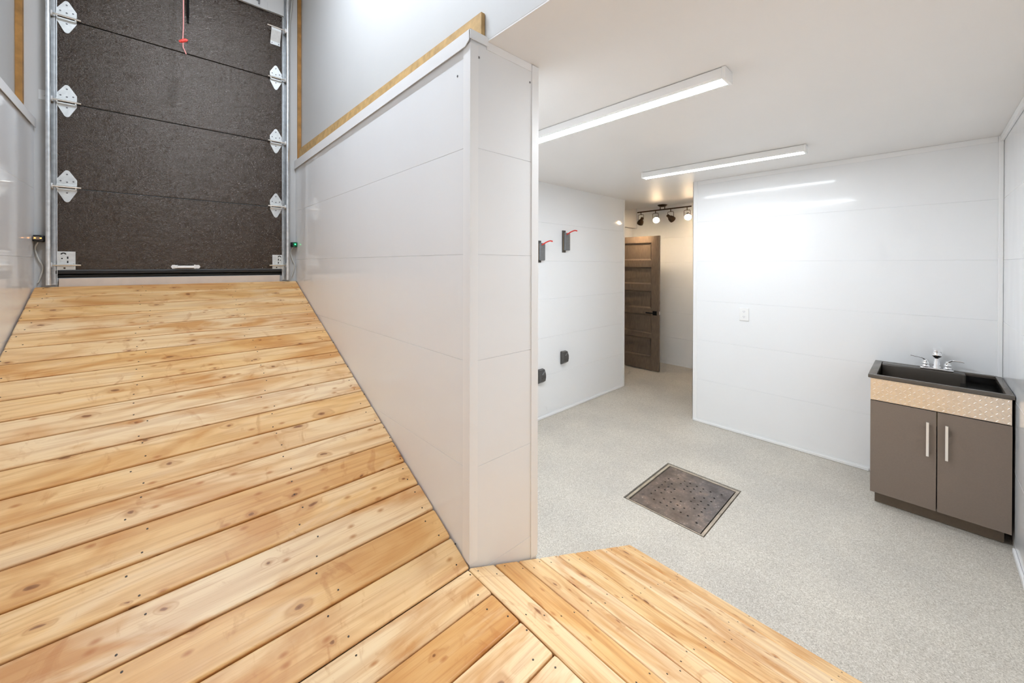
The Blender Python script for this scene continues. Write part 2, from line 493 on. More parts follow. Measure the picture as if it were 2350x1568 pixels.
struct('wall_north_hall', b, M['panel'], 'panelled end wall of the hallway behind the dark door')
b = B(); box(b, (5.47, 3.42, 2.262), (XH - .002, 3.498, ZH + .026))
struct('trim_1', b, M['ceil'], 'white soffit high in the hallway behind the dark door', cat='soffit')

# wall around the overhead door
OX0, OX1, OZ0, OZ1 = -.452, .782, 1.532, 3.66
b = B()
YJ = 3.60
box(b, (-.74, YJ, -.02), (OX0, YJ + .12, ZT)); box(b, (OX1, YJ, -.02), (1.1, YJ + .12, ZT))
box(b, (OX0, YJ, -.02), (OX1, YJ + .12, OZ0 - .004)); box(b, (OX0, YJ, OZ1 + .03), (OX1, YJ + .12, ZT))
struct('wall_north_ramp', b, M['paint'], 'white painted wall around the overhead door')
b = B(); box(b, (-.43, YD - .022, OZ1 - .01), (.775, YD + .006, ZT - .002)); box(b, (.38, YD - .028, OZ1 - .016), (.66, YD - .022, OZ1 + .05), 0, .002)
struct('trim_2', b, M['paint'], 'white header board above the overhead door', cat='header')

# ------------------------------------------------------------------ trims
def trim(n, bm, mat, label, cat='trim', smooth=None):
    return struct('trim_%d' % n, bm, mat, label, smooth, cat)
b = B()   # partition outer corner
box(b, (XP - .004, YP, ZL + .004), (XP - .0002, YP + .040, 2.455)); box(b, (XP - .004, YP - .004, ZL + .004), (XP + .034, YP - .0002, 2.455))
trim(3, b, M['trim'], 'white corner strip on the near edge of the partition')
b = B(); box(b, (XP2 - .038, YP - .004, .346), (XP2 + .003, YP - .0002, ZC - .002)); box(b, (XP2 + .0002, YP - .0001, .36), (XP2 + .003, YP + .04, ZC - .002))
trim(4, b, M['trim'], 'white corner strip on the right edge of the partition front')
# metal-look cap flashing along the partition top
b = B()
fx = XP - .012
def cap_ring(y, zt, zb): return [Vector((fx, y, zb)), Vector((fx, y, zt)), Vector((XP + .05, y, zt + .001)), Vector((XP + .05, y, zt - .003)), Vector((fx + .0025, y, zt - .003)), Vector((fx + .0025, y, zb))]
ring_loft(b, [cap_ring(YP - .006, 2.499, 2.462), cap_ring(YP + .02, 2.4985, 2.445), cap_ring(YD, 2.484, 2.418)], 0, True)
trim(5, b, M['trim'], 'white cap flashing along the top of the partition')
b = B(); box(b, (XP - .010, YP - .012, 2.466), (.944, YP - .009, 2.500)); box(b, (XP - .010, YP - .012, 2.497), (.944, YP + .02, 2.500))
trim(6, b, M['trim'], 'short white cap piece at the near end of the partition')
b = B(); box(b, (.944, YP - .0036, 2.458), (XP2 - .04, YP - .0005, ZC - .0005), 0, .001)
trim(7, b, M['trim'], 'white strip under the ceiling on the partition front')
b = B(); ring_loft(b, [[Vector((XW + .010, y, z0)), Vector((XW + .010, y, z1)), Vector((XW - .06, y, z1)), Vector((XW - .06, y, z1 - .003)), Vector((XW + .0075, y, z1 - .003)), Vector((XW + .0075, y, z0))] for y, z0, z1 in ((YS, 2.41, 2.455), (YD - .01, 2.427, 2.478))], 0, True)
trim(8, b, M['trim'], 'white cap flashing on the low wall left of the ramp')
b = B(); box(b, (XE - .003, YS + .024, 2.45), (XE - .0005, YE - .045, ZC - .0005), 0, .002); trim(9, b, M['trim'], 'white strip where ceiling meets the sink wall')
b = B(); box(b, (XE - .012, .29, .001), (XE - .0005, YE, .022), 0, .003); trim(10, b, M['trim'], 'low white strip at the foot of the sink wall')
b = B(); box(b, (1.25, YS + .0005, .001), (3.55, YS + .012, .03), 0, .003); trim(11, b, M['trim'], 'low white strip at the foot of the right wall')
b = B(); box(b, (XE - .003, YE - .04, .002), (XE - .0003, YE + .003, ZC - .001)); box(b, (XE - .003, YE + .0002, .002), (XE + .05, YE + .003, ZC - .001)); trim(12, b, M['trim'], 'white strip on the free end of the sink wall')
b = B(); box(b, (XN - .035, YN - .003, .002), (XN + .003, YN - .0003, ZC - .001)); box(b, (XN + .0002, YN - .003, .002), (XN + .003, YN + .05, ZC - .001)); trim(13, b, M['trim'], 'white strip on the free end of the outlet wall')
b = B(); box(b, (XE - .022, YS + .0005, .002), (XE - .0005, YS + .022, ZC - .001), 0, .004); trim(14, b, M['trim'], 'white strip in the room corner above the sink')
b = B(); box(b, (XP2 + .002, YN - .010, .001), (XN - .04, YN - .0005, .022), 0, .003); trim(15, b, M['trim'], 'low white strip at the foot of the outlet wall')
b = B(); box(b, (3.0, YS + .0005, 2.45), (XE - .024, YS + .016, ZC - .0005), 0, .003); trim(16, b, M['trim'], 'white strip where ceiling meets the right wall')
# raw lumber
b = B(); box(b, (-.588, YD - .03, 2.481), (-.561, YD + .006, ZT - .002)); trim(17, b, M['rawwood'], 'upright raw wood strip left of the overhead door', 'wood strip')
b = B(); box(b, (.880, YD - .012, 2.50), (.907, YD + .006, ZT - .002)); trim(18, b, M['rawwood'], 'upright raw wood strip right of the overhead door', 'wood strip')
b = B()
ring_loft(b, [[Vector((x - .019, y, 2.486 + dz)), Vector((x - .001, y, 2.486 + dz)), Vector((x - .001, y, 2.592 + dz)), Vector((x - .019, y, 2.592 + dz))] for x, y, dz in ((.947, YP + .012, .012), (.909, YD - .015, -.002))], 0, True)
trim(19, b, M['osb'], 'raw wood board lying along the top of the partition', 'wood board')

# ------------------------------------------------------------------ decking
def decking(bm, origin, dl, dw, length, n, pitch, gap, thick, tones, joists, uvl, tl, first_w=None):
    """boards running along dl, laid side by side along dw; rounded edges, screws over the joists"""
    origin = Vector(origin); dl = Vector(dl).normalized(); dw = Vector(dw).normalized()
    up = dl.cross(dw).normalized()
    if up.z < 0: up = -up
    for i in range(n):
        w = pitch - gap; w0 = i * pitch
        r = .0065
        arc = [(r - r * math.cos(t), -r + r * math.sin(t)) for t in (0, PI / 8, PI / 4, 3 * PI / 8, PI / 2)]
        prof = [(0, -thick)] + arc + [(w - a, h) for a, h in arc[::-1]] + [(w, -thick)]
        if i == 0: prof[0] = (.018, -thick)
        fine = prof
        off = (random.random() * 60, random.random() * 60)
        tone = tones[i % len(tones)] + random.uniform(-.06, .06)
        rings = []
        ext = random.uniform(-.002, .001)
        cuts = [(0, .004), (.005, 0), (length / 2, 0), (length - .005 + ext, 0), (length + ext, .004)]
        for s, inset in cuts:
            ring = []
            for (a, h) in fine:
                hh = h - inset if h > -thick + 1e-6 else h
                aa = a
                if inset and a < .0175: aa = a + inset
                if inset and a > w - .02: aa = a - inset
                ring.append(origin + dl * s + dw * (w0 + aa) + up * hh)
            rings.append((s, ring))
        V = [[bm.verts.new(p) for p in ring] for s, ring in rings]
        k = len(fine)
        for q in range(len(V) - 1):
            for j in range(k):
                j2 = (j + 1) % k
                f = bm.faces.new((V[q][j], V[q][j2], V[q + 1][j2], V[q + 1][j])); f.material_index = 0
                for lp in f.loops:
                    for qq, jj in ((q, j), (q, j2), (q + 1, j2), (q + 1, j)):
                        if lp.vert is V[qq][jj]:
                            lp[uvl].uv = (off[0] + rings[qq][0], off[1] + fine[jj][0] + fine[jj][1])
                    lp[tl] = (max(0, min(1, tone)), random.random() * 0 + .5, 0, 1)
        for ring, rev in ((V[0], True), (V[-1], False)):
            f = bm.faces.new(ring[::-1] if rev else ring); f.material_index = 0
            for lp in f.loops:
                jj = ring.index(lp.vert)
                lp[uvl].uv = (off[0] + fine[jj][1] * 2, off[1] + fine[jj][0]); lp[tl] = (max(0, min(1, tone)), .5, 0, 1)
        for js in joists:
            for a in (.028, w - .028):
                p = origin + dl * (js + random.uniform(-.03, .03)) + dw * (w0 + a + random.uniform(-.010, .010)) + up * .0003
                n0 = len(bm.faces)
                cyl(bm, p - up * .002, p + up * .0003, .0030, n=8, mi=1)

def deck_object(name, parts, parent):
    bm = B(); uvl = bm.loops.layers.uv.new('grain'); tl = bm.loops.layers.float_color.new('tone')
    for a in parts: decking(bm, *a, uvl=uvl, tl=tl)
    return obj(name, bm, [M['wood'], M['screw']], parent)

slope = Vector((0, YR1 - YR0, ZR - ZL)); SL = slope.length
ramp_t = empty('wooden_ramp', (.17, 2.3, 0), 'honey coloured plank ramp rising to the dark overhead door', 'ramp')
X0, X1 = XW + .006, XP - .005
tones_r = [.55, .45, .5, .62, .35, .3, .5, .55, .42, .62, .4, .48, .3, .38, .28, .45, .5, .42, .5]
nb = 19; pitch = SL / nb
tr = [.32, .52, .24, .36, .54, .26, .34, .40, .16, .30, .36, .44, .42, .34, .38, .30, .46, .40, .55]
deck_object('decking', [((X0, YR0 - .002, ZL), (1, 0, 0), slope, X1 - X0, nb, pitch, .0055, .034, tr, (.03, .47, .93, X1 - X0 - .03))], ramp_t)
for x in (X0 + .03, .17, X1 - .07):
    b = B(); ring_loft(b, [[Vector((xx, YR0 + .05, 0)), Vector((xx, YR1 - .01, 0)), Vector((xx, YR1 - .01, ZR - .045)), Vector((xx, YR0 + .05, ZL + .02 - .045))] for xx in (x, x + .038)], 0, True)
    obj('stringer', b, M['rawwood'], ramp_t)

land_t = empty('wooden_landing', (.17, .4, 0), 'level plank landing at the foot of the ramp, boards butting the side ramp', 'landing')
XR0 = .856; nl = 10; pl = .1405; YL0 = YR0 - nl * pl; YS0 = YS + .006
tl_ = [.3, .4, .3, .35, .5, .4, .30, .20, .78, .10]
deck_object('decking', [((X0, YL0, ZL), (1, 0, 0), (0, 1, 0), XR0 - X0 - .004, nl, pl, .0045, .034, tl_, (.03, .47, .93, XR0 - X0 - .035)),
    ((X0, YS0, ZL), (1, 0, 0), (0, 1, 0), XR0 - X0 - .004, 1, YL0 - YS0, .0045, .034, [.4], (.03, .47, .93, XR0 - X0 - .035))], land_t)
for y in (YL0 + .05, .4, YR0 - .12):
    b = B(); box(b, (X0 + .02, y, 0), (XR0 - .03, y + .038, ZL - .0345)); obj('joist', b, M['rawwood'], land_t)

side_t = empty('wooden_side_ramp', (1.43, .4, 0), 'pale plank side ramp sloping down to the grey speckled floor', 'ramp')
d2 = Vector((2.015 - XR0, 0, .004 - ZL)); L2 = d2.length
ns = 9; ps = L2 / ns
ts = [.22, .60, .28, .22, .34, .38, .16, .22, .34]
# boards run along -Y from the partition end; start slightly before the partition face
deck_object('decking', [((XR0 + .003, YP - .008, ZL), (0, -1, 0), d2, YP - .008 - (YS + .01), ns, ps, .0090, .030, ts, (.03, .30, .62, .95, 1.3))], side_t)
for y in (YP - .05, .4, YS + .03):
    b = B(); ring_loft(b, [[Vector((XR0 + .06, yy, 0)), Vector((1.80, yy, 0)), Vector((1.80, yy, .055)), Vector((XR0 + .06, yy, ZL - .062))] for yy in (y - .019, y + .019)], 0, True)
    obj('stringer', b, M['rawwood'], side_t)

# ------------------------------------------------------------------ overhead door (door_1)
door = empty('door_1', (.165, YD, OZ0), 'dark brown embossed steel overhead door at the head of the ramp', 'overhead door', kind='structure')
DXL, DXR = -.440, .770
zs = [1.585, 2.088, 2.611, 3.125, 3.655]
for i in range(4):
    b = B(); box(b, (DXL, YD, zs[i] + (.0025 if i else 0)), (DXR, YD + .045, zs[i + 1] - .0025), 0, .0025)
    obj('door_section', b, M['odoor'], door)
b = B(); box(b, (DXL, YD - .012, 1.560), (DXR, YD + .03, 1.583), 0, .004); cyl(b, (DXL, YD + .012, 1.548), (DXR, YD + .012, 1.548), .012, n=12)
obj('bottom_seal', b, M['rubber'], door)

def hinge(x, z, side):
    """roller hinge with its rod running into the track; side -1 = left track"""
    y = YD; t = Vector((0, -.004, 0)); b = B()
    w = .041
    up = [(x - w, y, z + .012), (x - w, y, z + .048), (x - .010, y, z + .100), (x - .004, y, z + .105), (x + .004, y, z + .105), (x + .010, y, z + .100), (x + w, y, z + .048), (x + w, y, z + .012)]
    dn = [(x - w, y, z - .014), (x + w, y, z - .014), (x + w, y, z - .022), (x + .011, y, z - .084), (x + .004, y, z - .090), (x - .004, y, z - .090), (x - .011, y, z - .084), (x - w, y, z - .022)]
    plate(b, up, t); plate(b, dn, t)
    # raised roller cradle
    box(b, (x - w, y - .020, z + .006), (x + w, y - .001, z + .016), 0, .002)
    box(b, (x - w, y - .020, z - .018), (x + w, y - .001, z - .008), 0, .002)
    for sx in (x - w + .003, x + w - .003): box(b, (sx - .003, y - .026, z - .012), (sx + .003, y - .001, z + .014))
    for hx, hz in ((0, .080), (-.026, .038), (0, .032), (.026, .038), (0, -.034)):
        cyl(b, (x + hx, y - .0055, z + hz), (x + hx, y - .003, z + hz), .0045, n=8, mi=1)
    h = obj('hinge', b, [M['hinge'], M['greyscrew']], door)
    b = B(); xa, xb_ = (x - .062, x + .060) if side < 0 else (x - .058, x + .066)
    cyl(b, (xa, y - .024, z), (xb_, y - .024, z), .0055, n=10)
    wx = xa if side < 0 else xb_
    cyl(b, (wx - .008, y - .024, z), (wx + .008, y - .024, z), .017, n=14, mi=1)
    obj('roller', b, [M['rod'], M['white']], h)
for z in zs[1:4]:
    hinge(-.394, z + .004, -1); hinge(.722, z + .004, 1)
def bottom_bracket(x, side):
    b = B(); y = YD
    box(b, (x - .037, y - .004, 1.585), (x + .037, y - .0003, 1.698), 0, .001)
    box(b, (x + side * .037 - (.012 if side > 0 else 0), y - .012, 1.585), (x + side * .037 + (.012 if side < 0 else 0), y - .004, 1.690))
    for hz in (1.634, 1.660): box(b, (x + .002, y - .0052, hz - .007), (x + .008, y - .0035, hz + .007), 1)
    cyl(b, (x - side * .018 * -1, y - .0055, 1.655), (x - side * .018 * -1, y - .0035, 1.655), .004, n=8, mi=1)
    ring_loft(b, [[Vector((x + side * .012 + .012 * math.cos(t) * s, y - .0052, 1.680 + .012 * math.sin(t) * s)) for s in (1, .45)] + [] for t in [PI * k / 8 for k in range(9)]], 1, False, False)
    cyl(b, (x - .008, y - .0055, 1.596), (x - .008, y - .0035, 1.596), .005, n=8, mi=1)
    for zz in (1.606, 1.622): box(b, (x - .037, y - .022, zz - .003), (x + .030, y - .001, zz + .003), 0, .001)
    o = obj('bottom_bracket', b, [M['hinge'], M['hole']], door)
    b = B(); cyl(b, (x - .062, y - .024, 1.614), (x + .062, y - .024, 1.614), .0055, n=10)
    wx = x + side * .062
    cyl(b, (wx - .008, y - .024, 1.614), (wx + .008, y - .024, 1.614), .017, n=14, mi=1)
    obj('roller', b, [M['rod'], M['white']], o)
bottom_bracket(-.397, -1); bottom_bracket(.735, 1)
# top roller bracket at the right
b = B()
ring_loft(b, [[Vector((x, YD - .001, 3.400)), Vector((x, YD - .005, 3.400)), Vector((x, YD - .005, 3.425)), Vector((x, YD - .045, 3.500)), Vector((x, YD - .045, 3.525)), Vector((x, YD - .041, 3.525)), Vector((x, YD - .041, 3.502)), Vector((x, YD - .001, 3.428))] for x in (.684, .752)], 0, True)
for hx in (.694, .742): cyl(b, (hx, YD - .0065, 3.412), (hx, YD - .0045, 3.412), .0045, n=8, mi=1)
tb = obj('top_bracket', b, [M['hinge'], M['greyscrew']], door)
b = B(); cyl(b, (.655, YD - .048, 3.522), (.782, YD - .048, 3.522), .0055, n=10); cyl(b, (.774, YD - .048, 3.522), (.79, YD - .048, 3.522), .017, n=14, mi=1)
obj('roller', b, [M['rod'], M['white']], tb)
# lift handle
b = B()
for x in (.098, .229):
    cyl(b, (x, YD, 1.603), (x, YD - .007, 1.603), .0150, n=6); cyl(b, (x, YD - .007, 1.603), (x, YD - .009, 1.603), .005, n=8)
    s = 1 if x < .16 else -1
    box(b, (x + s * .008 - .006, YD - .02, 1.592), (x + s * .020 + .002, YD - .002, 1.614), 0, .003)
box(b, (.116, YD - .026, 1.593), (.211, YD - .016, 1.611), 0, .004)
obj('lift_handle', b, M['white'], door)
# threshold
b = B(); box(b, (-.427, YR1 + .004, 1.470), (.748, YD + .004, 1.533), 0, .002)
trim(20, b, M['thresh'], 'beige threshold board under the overhead door', 'threshold')

# ------------------------------------------------------------------ door tracks
def track(xa, xb_, side, label):
    """C shaped roller track on the jamb; open side faces the door"""
    t = empty('door_track', ((xa + xb_) / 2, YD, ZR), label, 'door track', 'galvanised door tracks')
    b = B(); y0, y1 = YD - .056, YD + .004
    out = xa if side < 0 else xb_; inn = xb_ if side < 0 else xa
    s = 1 if side < 0 else -1
    prof = [(out, y1 - .004), (out, y0), (out + s * .008, y0 - .004), (out + s * .018, y0), (out + s * .020, y0 + .006), (out + s * .0175, y0 + .006), (out + s * .016, y0 + .002), (out + s * .008, y0 - .0015), (out + s * .0025, y0 + .002), (out + s * .0025, y1 - .006), (inn - s * .006, y1 - .006), (inn, y1 - .018), (inn + s * .002, y1 - .017), (inn - s * .004, y1 - .004)]
    ring_loft(b, [[Vector((x, y, z)) for x, y in prof] for z in (ZR + .008, ZT - .01)], 0, True)
    tr_ = obj('track', b, M['galv'], t, smooth=50)
    return t
tl_track = track(-.472, -.434, -1, 'galvanised steel track left of the overhead door')
tr_track = track(.766, .806, 1, 'galvanised steel track right of the overhead door')
b = B(); box(b, (-.507, YJ - .003, 2.606), (-.473, YJ - .0003, 2.664), 0, .001); cyl(b, (-.488, YJ - .009, 2.634), (-.488, YJ - .003, 2.634), .007, n=6)
obj('jamb_bracket', b, M['white'], tl_track)

# cable beside the right track
b = B(); tube(b, spline([(.845, YD - .012, 4.0), (.836, YD - .012, 3.80), (.820, YD - .016, 3.62), (.812, YD - .018, 3.45), (.811, YD - .018, 3.2), (.811, YD - .016, 2.6), (.812, YD - .016, 2.0), (.812, YD - .016, 1.56)], 8), .0055, 8)
tag(obj('door_cable', b, M['cable'], smooth=60), 'thin pale cable running down beside the right door track', 'cable')
b = B(); tube(b, spline([(.30, YD - .034, 3.98), (.42, YD - .033, 3.80), (.54, YD - .033, 3.705), (.60, YD - .033, 3.69)], 8), .004, 8); box(b, (.596, YD - .038, 3.665), (.606, YD - .029, 3.715), 0, .001)
tag(obj('header_cable', b, M['greyp'], smooth=60), 'thin dark cable clipped to the header above the overhead door', 'cable')

# ------------------------------------------------------------------ photo eye sensors
def sensor(x, z, side, lit, label):
    s = 1 if side < 0 else -1            # points to the other jamb
    t = empty('safety_sensor', (x, YD - .03, z), label, 'door sensor', 'overhead door photo eyes')
    b = B(); box(b, (x - .021, YD - .058, z - .020), (x + .021, YD - .012, z + .020), 0, .006, 3)
    obj('housing', b, M['blackp'], t, smooth=40)
    if lit == 'green':
        b = B(); box(b, (x - .012, YD - .062, z - .017), (x + .019, YD - .0575, z + .017), 0, .002); hl = obj('lens', b, M['greenlens'], t)
        b = B(); sphere(b, (x + .004, YD - .062, z + .002), .0055); obj('indicator_light', b, M['green'], t)
    else:
        b = B(); box(b, (x - .020, YD - .061, z - .008), (x + .006, YD - .0575, z + .010), 0, .002); obj('lens', b, M['tan'], t)
        for dx in (-.012, .010):
            b = B(); sphere(b, (x + dx, YD - .061, z + .001), .004); obj('indicator_light', b, M['orange'], t)
    b = B(); box(b, (x - .016, YD - .014, z - .004), (x + .016, YD + .006, z + .004)); obj('bracket', b, M['galv'], t)
    b = B(); q = -s
    tube(b, spline([(x - .004, YD - .03, z - .02), (x - .018 * 1, YD - .008, z - .06), (x - .006, YD - .006, z - .12), (x + .010, YD - .008, z - .16), (x + .008, YD - .006, z - .20), (x - .008, YD - .004, z - .262)], 6), .004, 8)
    obj('wire', b, M['cable'], t, smooth=60)
sensor(-.500, 1.772, -1, 'orange', 'black photo eye with orange lights left of the overhead door')
sensor(.845, 1.785, 1, 'green', 'photo eye glowing green right of the overhead door')

# ------------------------------------------------------------------ red release cord
YC = 3.26
k = YC / YD
def dp(x, z, y=YC): return Vector((x * y / YD, y, 1.624 + (z - 1.624) * y / YD))
t = empty('release_cord', dp(.151, 3.2), 'red emergency release cord hanging in front of the overhead door', 'cord')
b = B(); tube(b, [dp(.156, 4.3), dp(.152, 3.5), dp(.151, 3.30), dp(.148, 3.222)], .0032, 8); tube(b, spline([dp(.150, 3.195), dp(.150, 3.165), dp(.158, 3.145), dp(.166, 3.122)], 5), .0032, 8)
obj('cord', b, M['pinkcord'], t, smooth=60)
b = B(); tube(b, spline([dp(.128, 3.196), dp(.138, 3.202), dp(.150, 3.210), dp(.164, 3.219), dp(.173, 3.216)], 5), [.007] * 5 + [.0105] * 11 + [.010] * 5, 12); 
obj('pull_handle', b, M['red'], t, smooth=60)
# opener arm bolted to the top section
t = empty('opener_arm', (.17, YD - .02, 3.33), 'dark opener arm hanging beside the red release cord', 'opener arm')
b = B(); box(b, (.171, YD - .014, 3.345), (.181, YD - .0005, 3.42), 0, .002); obj('arm_bracket', b, M['blackm'], t)
b = B(); tube(b, [(.176, YD - .018, 3.37), (.168, YD - .13, 3.62), (.160, YD - .26, 3.92)], [.006, .009, .012], 8); obj('arm_bar', b, M['blackm'], t)

# ------------------------------------------------------------------ ceiling strip lights
def strip_light(x, y0, y1, zc, ang, label, glow, grp='led strip lights'):
    L = y1 - y0; cx, cy = x, (y0 + y1) / 2
    t = empty('ceiling_strip_light', (cx, cy, zc), label, 'ceiling light', grp, 'thing')
    w = .047; h = .052
    def prof(a): return [(-w * .8, 0), (-w * .8, -.004), (-w, -.004), (-w, -h * .78), (-w * .80, -h * .955), (w * .80, -h * .955), (w, -h * .78), (w, -.004), (w * .8, -.004), (w * .8, 0)]
    b = B(); ring_loft(b, [[Vector((px, s, pz)) for px, pz in prof(0)] for s in (-L / 2 + .016, L / 2 - .016)], 0, True)
    hs = [('housing', b, M['white'])]
    b = B(); dprof = [(-w * .76, -h * .90), (-w * .76, -h * .965), (w * .76, -h * .965), (w * .76, -h * .90)]
    ring_loft(b, [[Vector((px, s, pz)) for px, pz in dprof] for s in (-L / 2 + .017, L / 2 - .017)], 0, True)
    hs.append(('diffuser', b, glow))
    for s in (-L / 2, L / 2 - .016):
        b = B(); box(b, (-w * 1.02, s, -h * 1.04), (w * 1.02, s + .016, 0), 0, .003); hs.append(('end_cap', b, M['white']))
    for n, bm, m in hs:
        o = obj(n, bm, m, smooth=40); o.parent = t
    t.rotation_euler = (0, 0, ang)
    return t
strip_light(1.858, .590, 1.815, ZC - .0005, 0, 'bright white strip light on the ceiling nearest the partition', M['led'])
strip_light(3.418, .578, 1.815, ZC - .0005, math.radians(2.6), 'bright white strip light on the ceiling in front of the sink wall', M['led2'])
strip_light(.30, 1.20, 2.42, ZT - .0005, 0, 'white strip light on the high ceiling above the ramp', M['ledhigh'])

# ------------------------------------------------------------------ hallway track light
def ceil_z(x): return ZC
XT = 5.36; zb = 2.420
t = empty('track_light', (XT, 2.571, ceil_z(XT)), 'bronze four headed spotlight bar glowing warm on the hallway ceiling', 'track light')
b = B(); lathe(b, (XT, 2.571, ceil_z(XT) - .0005), (0, 0, -1), [(0, .066), (.006, .068), (.013, .063), (.027, .041), (.031, .027), (.031, 0)], 24)
obj('canopy', b, M['bronze'], t, smooth=40)
b = B(); cyl(b, (XT, 2.961, zb - .004), (XT, 2.163, zb + .006), .009, n=12)
for y in (2.538, 2.604): cyl(b, (XT, y, zb), (XT, y, ceil_z(XT) - .03), .006, n=10)
obj('bar', b, M['bronze'], t, smooth=40)
def lamp_head(y, dirv, bulb_on, ofs):
    root = B(); z0 = zb - .004
    cyl(root, (XT, y, z0), (XT, y, z0 - .040), .0055, n=10)
    # yoke
    hw = .042; zy = z0 - .040
    for s in (-1, 1): tube(root, [(XT, y + s * hw * .15, zy + .004), (XT, y + s * hw * .9, zy), (XT, y + s * hw, zy - .01), (XT, y + s * hw, zy - .076)], .0035, 8)
    head = obj('lamp_head', root, M['bronze'], t, smooth=50)
    d = Vector(dirv).normalized(); c = Vector((XT, y, zy - .076)) + Vector(ofs)
    b = B()
    prof = [(-.068, .011), (-.065, .020), (-.041, .021), (-.027, .024), (-.011, .036), (.018, .045), (.046, .047), (.048, .045)]
    lathe(b, c, d, prof, 20, 0, False)
    lathe(b, c, d, [(.048, .045), (.044, .044), (.018, .042), (-.010, .032), (-.019, .018), (-.021, .0)], 20, 1, False)
    lathe(b, c, d, [(-.068, .011), (-.0685, .0)], 20, 0, False)
    obj('shade', b, [M['bronze'], M['brass_in']], head, smooth=50)
    b = B(); sphere(b, c + d * .008, .029, n=12); obj('bulb', b, M['bulb'] if bulb_on else M['bulbdim'], head, smooth=80)
lamp_head(2.904, (.42, .55, -.72), False, (0, .0, -.02))
lamp_head(2.675, (-.80, -.40, -.50), True, (0, -.01, -.005))
lamp_head(2.451, (.74, -.38, -.56), False, (0, 0, -.01))
lamp_head(2.221, (-.80, -.34, -.52), True, (0, -.012, 0))

# ------------------------------------------------------------------ interior door (door_2)
XD = 5.557; dy0, dy1, dz0, dz1 = 2.713, 3.47, .012, 2.066
d2e = empty('door_2', (XD, dy1, 0), 'dark grey five panel door standing open in the hallway', 'door', kind='structure')
pz = [(.205, .505), (.575, .865), (.955, 1.225), (1.325, 1.590), (1.695, 1.965)]
sw = .125
b = B(); box(b, (XD + .020, dy0 + .02, dz0 + .02), (XD + .029, dy1 - .02, dz1 - .02))
obj('door_panel', b, M['idoor'], d2e)
b = B(); box(b, (XD, dy0, dz0), (XD + .035, dy0 + sw, dz1), 0, .002); box(b, (XD, dy1 - sw, dz0), (XD + .035, dy1, dz1), 0, .002)
edges = [dz0] + [v for p in pz for v in p] + [dz1]
for i in range(0, len(edges), 2): box(b, (XD, dy0 + sw - .001, edges[i]), (XD + .035, dy1 - sw + .001, edges[i + 1]))
# sloping sticking round every panel
for z0, z1 in pz:
    y0, y1 = dy0 + sw, dy1 - sw; g = .024
    o_ = [(XD, y0, z0), (XD, y1, z0), (XD, y1, z1), (XD, y0, z1)]; i_ = [(XD + .020, y0 + g, z0 + g), (XD + .020, y1 - g, z0 + g), (XD + .020, y1 - g, z1 - g), (XD + .020, y0 + g, z1 - g)]
    ring_loft(b, [[Vector(p) for p in o_], [Vector(p) for p in i_]], 0, False)
obj('door_frame', b, M['idoor'], d2e)
b = B(); box(b, (XD - .010, dy0 + .034, .858), (XD, dy0 + .098, .922), 0, .002); cyl(b, (XD - .01, dy0 + .066, .892), (XD - .045, dy0 + .066, .892), .010, n=12); box(b, (XD - .055, dy0 + .056, .885), (XD - .040, dy0 + .19, .901), 0, .003)
obj('door_handle', b, M['blackm'], d2e)
b = B(); box(b, (XD + .008, dy0 - .002, .87), (XD + .027, dy0, .92)); obj('latch', b, M['pull'], d2e)
for z in (.25, 1.05, 1.85):
    b = B(); cyl(b, (XD + .035, dy1 + .008, z - .045), (XD + .035, dy1 + .008, z + .045), .007, n=10); obj('hinge', b, M['blackm'], d2e)

# ------------------------------------------------------------------ outlet boxes on the outlet wall
def lever_box(x0, x1, z0, z1, label):
    t = empty('outlet_box', ((x0 + x1) / 2, YN, (z0 + z1) / 2), label, 'outlet box', 'grey outlet boxes with red levers')
    b = B(); box(b, (x0 - .004, YN - .008, z0 - .022), (x0 + .055, YN - .0005, z1 + .026), 0, .003); obj('back_plate', b, M['dgrey'], t)
    b = B(); box(b, (x0 + .001, YN - .020, z0 + .002), (x1 - .004, YN - .008, z1 - .006), 0, .005); obj('base', b, M['tan'], t, smooth=40)
    b = B(); box(b, (x0, YN - .044, z0), (x1, YN - .023, z1), 0, .010, 3); obj('cover', b, M['greyp'], t, smooth=40)
    b = B(); xm = x0 + .034
    pts = spline([(xm - .012, YN - .026, z1 - .026), (xm - .004, YN - .055, z1 - .014), (xm, YN - .10, z1 + .006), (xm + .002, YN - .145, z1 + .017), (xm + .002, YN - .178, z1 + .011)], 6)
    tube(b, pts, [.0068] * len(pts), 10, flat=((1, 0, 0), .9)); obj('lever', b, M['red'], t, smooth=60)
    return t
lever_box(2.902, 2.985, 1.667, 1.848, 'grey box with red lever on the outlet wall, half behind the partition edge')
lever_box(3.305, 3.398, 1.781, 1.978, 'grey box with red lever on the outlet wall, clear of the partition')
def cover_box(x0, x1, z0, z1, label):
    t = empty('outlet_cover', ((x0 + x1) / 2, YN, (z0 + z1) / 2), label, 'outlet cover', 'dark weatherproof outlet covers')
    b = B(); box(b, (x0, YN - .016, z0), (x1, YN - .0005, z1), 0, .008, 3); obj('back_plate', b, M['dgrey'], t, smooth=40)
    b = B(); ring_loft(b, [[Vector((x, YN - .016, z0 + .004)), Vector((x, YN - .048, z0 + .026)), Vector((x, YN - .056, z0 + .060)), Vector((x, YN - .056, z0 + .095)), Vector((x, YN - .038, z1 - .006)), Vector((x, YN - .016, z1 - .002))] for x in (x0 + .006, x1 - .006)], 0, True)
    obj('lid', b, M['dgrey'], t)
    b = B(); tube(b, [(x0 + .02, YN - .058, z0 + .10), (x1 - .012, YN - .046, z1 - .02)], .005, 8); obj('latch', b, M['greyp'], t)
cover_box(2.905, 2.990, .385, .535, 'dark weatherproof outlet cover half behind the partition edge')
